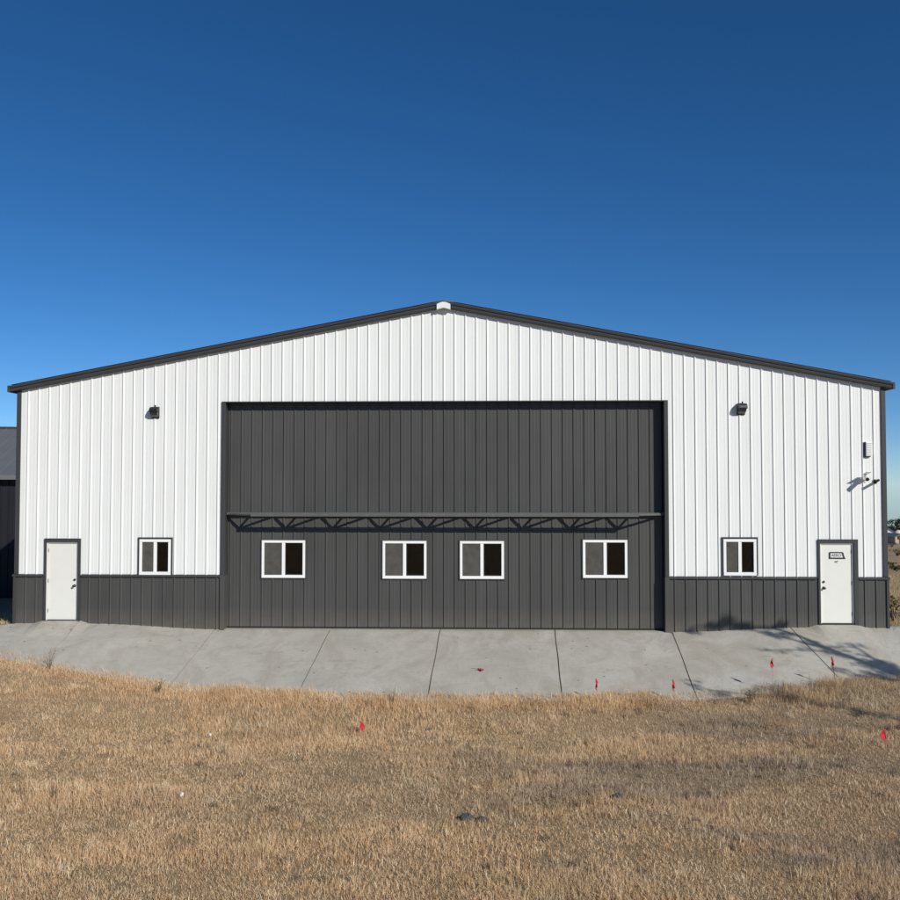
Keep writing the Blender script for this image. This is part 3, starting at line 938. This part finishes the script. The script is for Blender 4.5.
rnd = np.where(stalk, np.where(RNG.random(n) < .55, 1.0, 0.0), rnd)
greyness = np.clip((pa - .5) * 2.2, 0, 1) * (.3 + .6 * np.clip((xq + 2) / 6, 0, 1)) + .45 * np.clip((xq - 1.5) / 7, 0, 1)
greyness = np.clip(greyness - .45 * rim * (xq < 6) - .25 * np.clip((-xq - 2) / 6, 0, 1), 0, 1)
greyness = np.clip(greyness + tuft_grey, 0, 1)
green = np.clip((vnoise(xq * .9, yq * 1.2, 41) - .78) * 4, 0, 1) * .55 * RNG.random(n) + .3 * right * RNG.random(n)
gr = make_blades(xq, yq, h, tilt, wid, np.stack([rnd, greyness, green], -1), 'dry_grass')
tag(gr, 'short dry tan grass covering the whole field before the concrete', 'grass', kind='stuff')
# strip of greener grass beside the left corner
n = 9000
xq = RNG.uniform(-18, -12.3, n); yq = RNG.uniform(-.9, 3.5, n)
ok = (yq > -.05 - (np.abs(xq) - 12.2) * .42)
xq, yq = xq[ok], yq[ok]; n = len(xq)
gl_ = make_blades(xq, yq, RNG.uniform(.06, .16, n), RNG.uniform(.1, 1, n), RNG.uniform(.006, .012, n),
            np.stack([RNG.uniform(.3, 1, n), np.zeros(n), RNG.uniform(0, .9, n)], -1), 'yellow_grass')
tag(gl_, 'yellow green grass strip between the hangar corner and the dark shed', 'grass', kind='stuff')
n = 16000
xq = 12.35 + RNG.random(n) ** 1.3 * 14; yq = RNG.uniform(.1, 26, n)
gl_ = make_blades(xq, yq, RNG.uniform(.08, .3, n), RNG.uniform(.1, 1, n), RNG.uniform(.01, .02, n),
            np.stack([RNG.uniform(0, .9, n), RNG.uniform(.0, .9, n), RNG.uniform(0, .6, n)], -1), 'rough_grass')
tag(gl_, 'rough brown grass on the slope beyond the right corner of the hangar', 'grass', kind='stuff')

# ------------------------------------------------------------------ leafy things
def leaf_cloud(mb, c, rad, n, size, rr):
    for _ in range(n):
        while True:
            p = Vector((rr.uniform(-1, 1), rr.uniform(-1, 1), rr.uniform(-1, 1)))
            if p.length < 1: break
        o_ = Vector(c) + Vector((p.x * rad[0], p.y * rad[1], p.z * rad[2]))
        d = Vector((rr.gauss(0, 1), rr.gauss(0, 1), rr.gauss(0, 1))).normalized()
        u = d.orthogonal().normalized(); v_ = d.cross(u)
        s = size * rr.uniform(.6, 1.3)
        mb.face([o_ - u * s, o_ + v_ * s * .45, o_ + u * s, o_ - v_ * s * .45])

def shrub(x, y, wd, ht, label, seed, mt='scrub', n=350, size=.06, name='shrub', cat='shrub', group='shrubs on the slope'):
    rr = random.Random(seed)
    z = float(terrain(np.float64(x), np.float64(y)))
    r = empty(name, (x, y, z), label, cat, group)
    b = MB(); l = MB()
    for i in range(7):
        a = rr.uniform(0, 6.28); q = rr.uniform(.3, .95)
        e = (math.cos(a) * wd * q * .8, math.sin(a) * wd * q * .8, ht * rr.uniform(.45, .85))
        b.tube([(0, 0, -.05), (e[0] * .4, e[1] * .4, e[2] * .6), e], [wd * .05, wd * .03, wd * .012], 5)
        leaf_cloud(l, e, (wd * .42, wd * .42, ht * .3), n // 7, size, rr)
    b.build('stem', M['bark'], r); l.build('foliage', M[mt], r)
    return r
shrub(13.25, 2.2, .5, .75, 'small olive shrub close behind the right corner of the hangar', 21, n=500, size=.045)
shrub(15.6, 9.5, .8, .8, 'low brown shrub on the slope midway down to the far road', 22, n=420, size=.05)
shrub(20.6, 24, 1.2, .9, 'low dark shrub farther out on the brown slope', 23, 'farleaf', n=420, size=.09)

def tree(x, y, ht, wd, label, seed, mt='farleaf', group='trees beyond the far road'):
    rr = random.Random(seed)
    z = float(terrain(np.float64(x), np.float64(y)))
    r = empty('tree', (x, y, z), label, 'tree', group)
    t_ = MB(); c_ = MB()
    t_.tube([(0, 0, -.3), (.1, 0, ht * .3), (0, .1, ht * .7)], [ht * .045, ht * .035, ht * .012], 7)
    for i in range(13):
        a = rr.uniform(0, 6.28); zz = ht * rr.uniform(.28, .9); q = wd * rr.uniform(.25, 1) * (1.1 - abs(zz / ht - .5))
        e = (math.cos(a) * q, math.sin(a) * q, zz)
        t_.tube([(0, 0, zz * .6), (e[0] * .5, e[1] * .5, zz * .85), e], [ht * .014, ht * .009, ht * .004], 5)
        s = rr.uniform(.6, 1.1)
        leaf_cloud(c_, e, (wd * .36 * s, wd * .36 * s, ht * .12 * s), 90, ht * .03, rr)
    t_.build('trunk', M['bark'], r); c_.build('crown', M[mt], r)
    return r

def at(u, v, dist):
    """world point seen at a picture position of the 900 px photograph, at a depth: used once to survey the far background"""
    yaw, pit = R(-2.13), R(2.07)
    fw = Vector((math.sin(yaw) * math.cos(pit), math.cos(yaw) * math.cos(pit), math.sin(pit)))
    r_ = Vector((math.cos(yaw), -math.sin(yaw), 0)); u_ = r_.cross(fw)
    d = fw + r_ * ((u - 450) / 950) - u_ * ((v - 450) / 950)
    return Vector((1.165, -26.645, 4.044)) + d * dist
# far background beyond the right corner
def far(u, dist):
    p = at(u, 545, dist); return p.x, p.y
tx, ty = far(897.5, 306); tree(tx, ty, 7.4, 3.2, 'dark broad tree behind the far houses at the right edge', 31)
tx, ty = far(893.2, 312); tree(tx, ty, 7.0, 3.0, 'dark lower tree behind the far white house beside the corner trim', 32)
tx, ty = far(904, 300); tree(tx, ty, 7.4, 3, 'tall dark tree behind the pale tank at the picture edge', 33)
tx, ty = far(889, 318); tree(tx, ty, 5.4, 2.2, 'smaller dark far tree, half hidden by the corner trim', 34)
def far_house(u, dist, wd, dp, hw_, hr, label, wallm, roofm, rz=0):
    x, y = far(u, dist); z = float(terrain(np.float64(x), np.float64(y)))
    r = empty('house', (x, y, z), label, 'house', 'far houses', rz=rz)
    b = MB()
    b.prism([(-wd/2, 0, -.6), (wd/2, 0, -.6), (wd/2, 0, hw_), (0, 0, hr), (-wd/2, 0, hw_)], (0, 0, 0), (0, dp, 0)); b.build('wall', wallm, r)
    b = MB()
    for s in (-1, 1):
        b.prism([(0, 0, hr + .02), (s * (wd/2 + .4), 0, hw_ - .14), (s * (wd/2 + .4), 0, hw_ + .04), (0, 0, hr + .22)], (0, -.35, 0), (0, dp + .35, 0))
    b.build('roof', roofm, r)
    for q in (-.22, .22):
        b = MB(); b.box(wd * q - wd * .08, wd * q + wd * .08, -.04, .0, .9, 1.9); b.build('window', M['rubber'], r)
    b = MB(); b.box(-.3, .3, -.05, -.0, -.1, 1.9); b.build('door', M['trim'], r)
    return r
M['tanwall'] = plain('tan house wall', (.42, .33, .24), .8, 0, .08, 2)
M['pink'] = plain('pinkish shed wall', (.42, .3, .25), .8, 0, .08, 2)
far_house(888.6, 300, 3.6, 6, 2.6, 3.8, 'far white gabled house with dark roof beside the hangar corner', M['whitebox'], M['trim'], R(-20))
far_house(900.5, 215, 2.6, 4, 1.4, 2.0, 'far low pinkish shed under the pale round tank', M['pink'], M['darkroof'], R(12))
x, y = far(898.6, 262); z = float(terrain(np.float64(x), np.float64(y)))
tk = empty('storage_tank', (x, y, z), 'cream rounded tank raised on legs at the far right edge', 'tank')
b = MB(); prof_ = [(0.05, .6), (.7, .68), (1.2, 1.1), (1.4, 1.8), (1.3, 2.5), (.75, 3.05), (.05, 3.3)]
b.tube([(0, 0, zz) for _, zz in prof_], [rr_ for rr_, _ in prof_], 18); b.build('vessel', plain('cream tank paint', (.68, .62, .48), .4, 0, .05, 2), tk, smooth=True)
for i in range(4):
    a = i * math.pi / 2 + .6; q = MB(); q.tube([(math.cos(a), math.sin(a), -.5), (math.cos(a) * .9, math.sin(a) * .9, 1.2)], .09, 7); q.build('leg', M['darkroof'], tk)
# parked blue car, far off
x, y = far(892.6, 270); z = float(terrain(np.float64(x), np.float64(y)))
M['bluecar'] = plain('blue car paint', (.04, .09, .24), .3, .2, .05, 2)
cr = empty('parked_car', (x, y, z + .5), 'blue parked car in front of the far white house', 'car', rz=R(25))
b = MB(); b.prism([(-2, 0, .3), (2, 0, .3), (2.05, 0, .75), (1.2, 0, .95), (.7, 0, 1.42), (-1.0, 0, 1.45), (-1.6, 0, .98), (-2.05, 0, .85)], (0, -.85, 0), (0, .85, 0)); b.build('body', M['bluecar'], cr, bevel=.06)
for sx_ in (-1.25, 1.25):
    for sy_ in (-.8, .8):
        b = MB(); b.tube([(sx_, sy_ - .1, .32), (sx_, sy_ + .1, .32)], .32, 14); b.build('wheel', M['rubber'], cr)
b = MB()
for sy_ in (-.853, .853): b.face([(-1.35, sy_, .98), (.95, sy_, .98), (.62, sy_, 1.34), (-.98, sy_, 1.37)])
b.build('window', M['rubber'], cr)
for k, (uu, dd, ww, hh, ll) in enumerate([(896.5, 62, .45, .35, 'low scrubby bush on the brown slope just past the nearer shrubs'), (890.5, 84, .7, .4, 'flat scrubby bush low on the brown slope by the corner trim'), (897, 112, 1.2, .8, 'small scrubby bush right before the pale far track'), (892, 185, 1.3, .9, 'small dark bush on the field beyond the pale far track')]):
    x, y = far(uu, dd); shrub(x, y, ww, hh, ll, 60 + k, 'scrub' if k < 3 else 'farleaf', n=260, size=.09)
# pale far track
b = MB(); prev = None
pts = []
for i in range(14):
    xx = 20 + i * 8; yy = 120 + 1.2 * math.sin(i); pts.append((xx, yy))
for (x0, y0), (x1, y1) in zip(pts, pts[1:]):
    q = lambda x_, y_: (x_, y_, float(terrain(np.float64(x_), np.float64(y_))) + .12)
    b.face([q(x0, y0), q(x1, y1), q(x1, y1 + 5), q(x0, y0 + 5)])
rd = b.build('road', plain('pale gravel track', (.4, .37, .32), .9, 0, .1, .5)); tag(rd, kind='structure', label='pale gravel track across the far slope')

# ------------------------------------------------------------------ tree out of frame whose shadow crosses the concrete
rr = random.Random(77)
TB = Vector((17.7, -10.4, -1.45))
big = empty('tree', TB, 'half bare tree on the grass to the right of the concrete, casting its shadow', 'tree')
t_ = MB(); c_ = MB()
S = Vector((.535, -.62, .45))
def up_sun(g, y_at):           # the point on the sun ray of a ground point that lies at the given depth
    g = Vector(g); return g + S * ((g.y - y_at) / .62)
fork = Vector((0, .1, 3.6))
t_.tube([(0, 0, -.3), (.06, 0, 1.4), tuple(fork)], [.2, .17, .14], 9)
CURVES = [  # (depth of the limb, limb thickness, leaf density, points its shadow passes)
    (-10.2, .10, .9, [(11.7, -3.2, -.8), (11.1, -2.44, -.62), (10.8, -2.13, -.54), (10.52, -1.7, -.41), (10.15, -1.31, -.31), (9.74, -1.02, -.23), (9.33, -.67, -.13), (8.9, -.31, -.03), (8.43, -.07, .04)]),
    (-10.7, .05, .28, [(11.3, -2.5, -.6), (10.15, -1.4, -.31), (9.01, -1.27, -.29), (8.34, -1.33, -.31)]),
    (-9.8, .07, .75, [(11.6, -2.9, -.7), (11.2, -2.2, -.55), (10.98, -1.69, -.41), (10.85, -1.2, -.27), (10.43, -1.08, -.26), (9.95, -1.2, -.27)]),
    (-10.9, .08, 1.5, [(11.8, -3.3, -.8), (11.3, -2.95, -.75), (10.72, -2.8, -.71), (10.28, -2.66, -.68), (10.06, -2.3, -.57)]),
    (-10.3, .08, 1.5, [(11.8, -2.6, -.7), (11.4, -2.5, -.65), (11.1, -2.3, -.6), (10.8, -2.0, -.5), (11.1, -2.1, -.5), (11.5, -2.2, -.5)]),
    (-9.9, .06, 1.2, [(9.6, -.5, 0), (9.13, -.02, .08), (8.45, -.02, .1), (7.9, -.02, .12), (7.36, -.02, .16), (6.81, -.02, .1)]),
    (-9.5, .03, .9, [(8.0, -.02, .2), (7.86, -.02, .38)]),
    (-11.4, .022, .55, [(10.5, -4.8, -1.3), (8.6, -3.9, -1.1), (7.03, -3.4, -.89), (6.7, -3.31, -.87), (6.33, -3.02, -.79)]),
]
prev_pts = {}
for ya, th, dens, gs in CURVES:
    pts = [up_sun(g, ya + .12 * math.sin(3 * i)) - TB for i, g in enumerate(gs)]
    if gs[0][0] < 9.7 and gs[0][1] > -1:
        start = up_sun((10.15, -1.31, -.31), -10.2) - TB if gs[0][0] > 9 else up_sun((8.45, -.02, .22), -9.9) - TB
        path = [start] + pts
    else:
        path = [fork * .93, fork + (pts[0] - fork) * .5 + Vector((.1, -.05, .15))] + pts
    n_ = len(path)
    t_.tube(path, [th * (1 - .85 * k / (n_ - 1)) + .006 for k in range(n_)], 6)
    for p0, p1 in zip(pts, pts[1:]):
        steps = max(2, int((p1 - p0).length / .22))
        for k in range(steps):
            q = p0 + (p1 - p0) * ((k + rr.random()) / steps)
            f_ = .4 if gs[0][0] < 9.7 and gs[0][1] > -1 else 1
            e = q + S * rr.gauss(0, .6) + Vector((rr.gauss(0, .17), rr.gauss(0, .1 * f_), rr.gauss(0, .15 * f_)))
            t_.tube([q, (q + e) / 2 + Vector((0, 0, .03)), e], [.012, .008, .004], 4)
            leaf_cloud(c_, e, (.2, .15 * f_, .17 * (.5 + .5 * f_)), max(3, int(34 * dens)), .06, rr)
t_.build('trunk', M['bark'], big); c_.build('crown', M['leaf'], big)
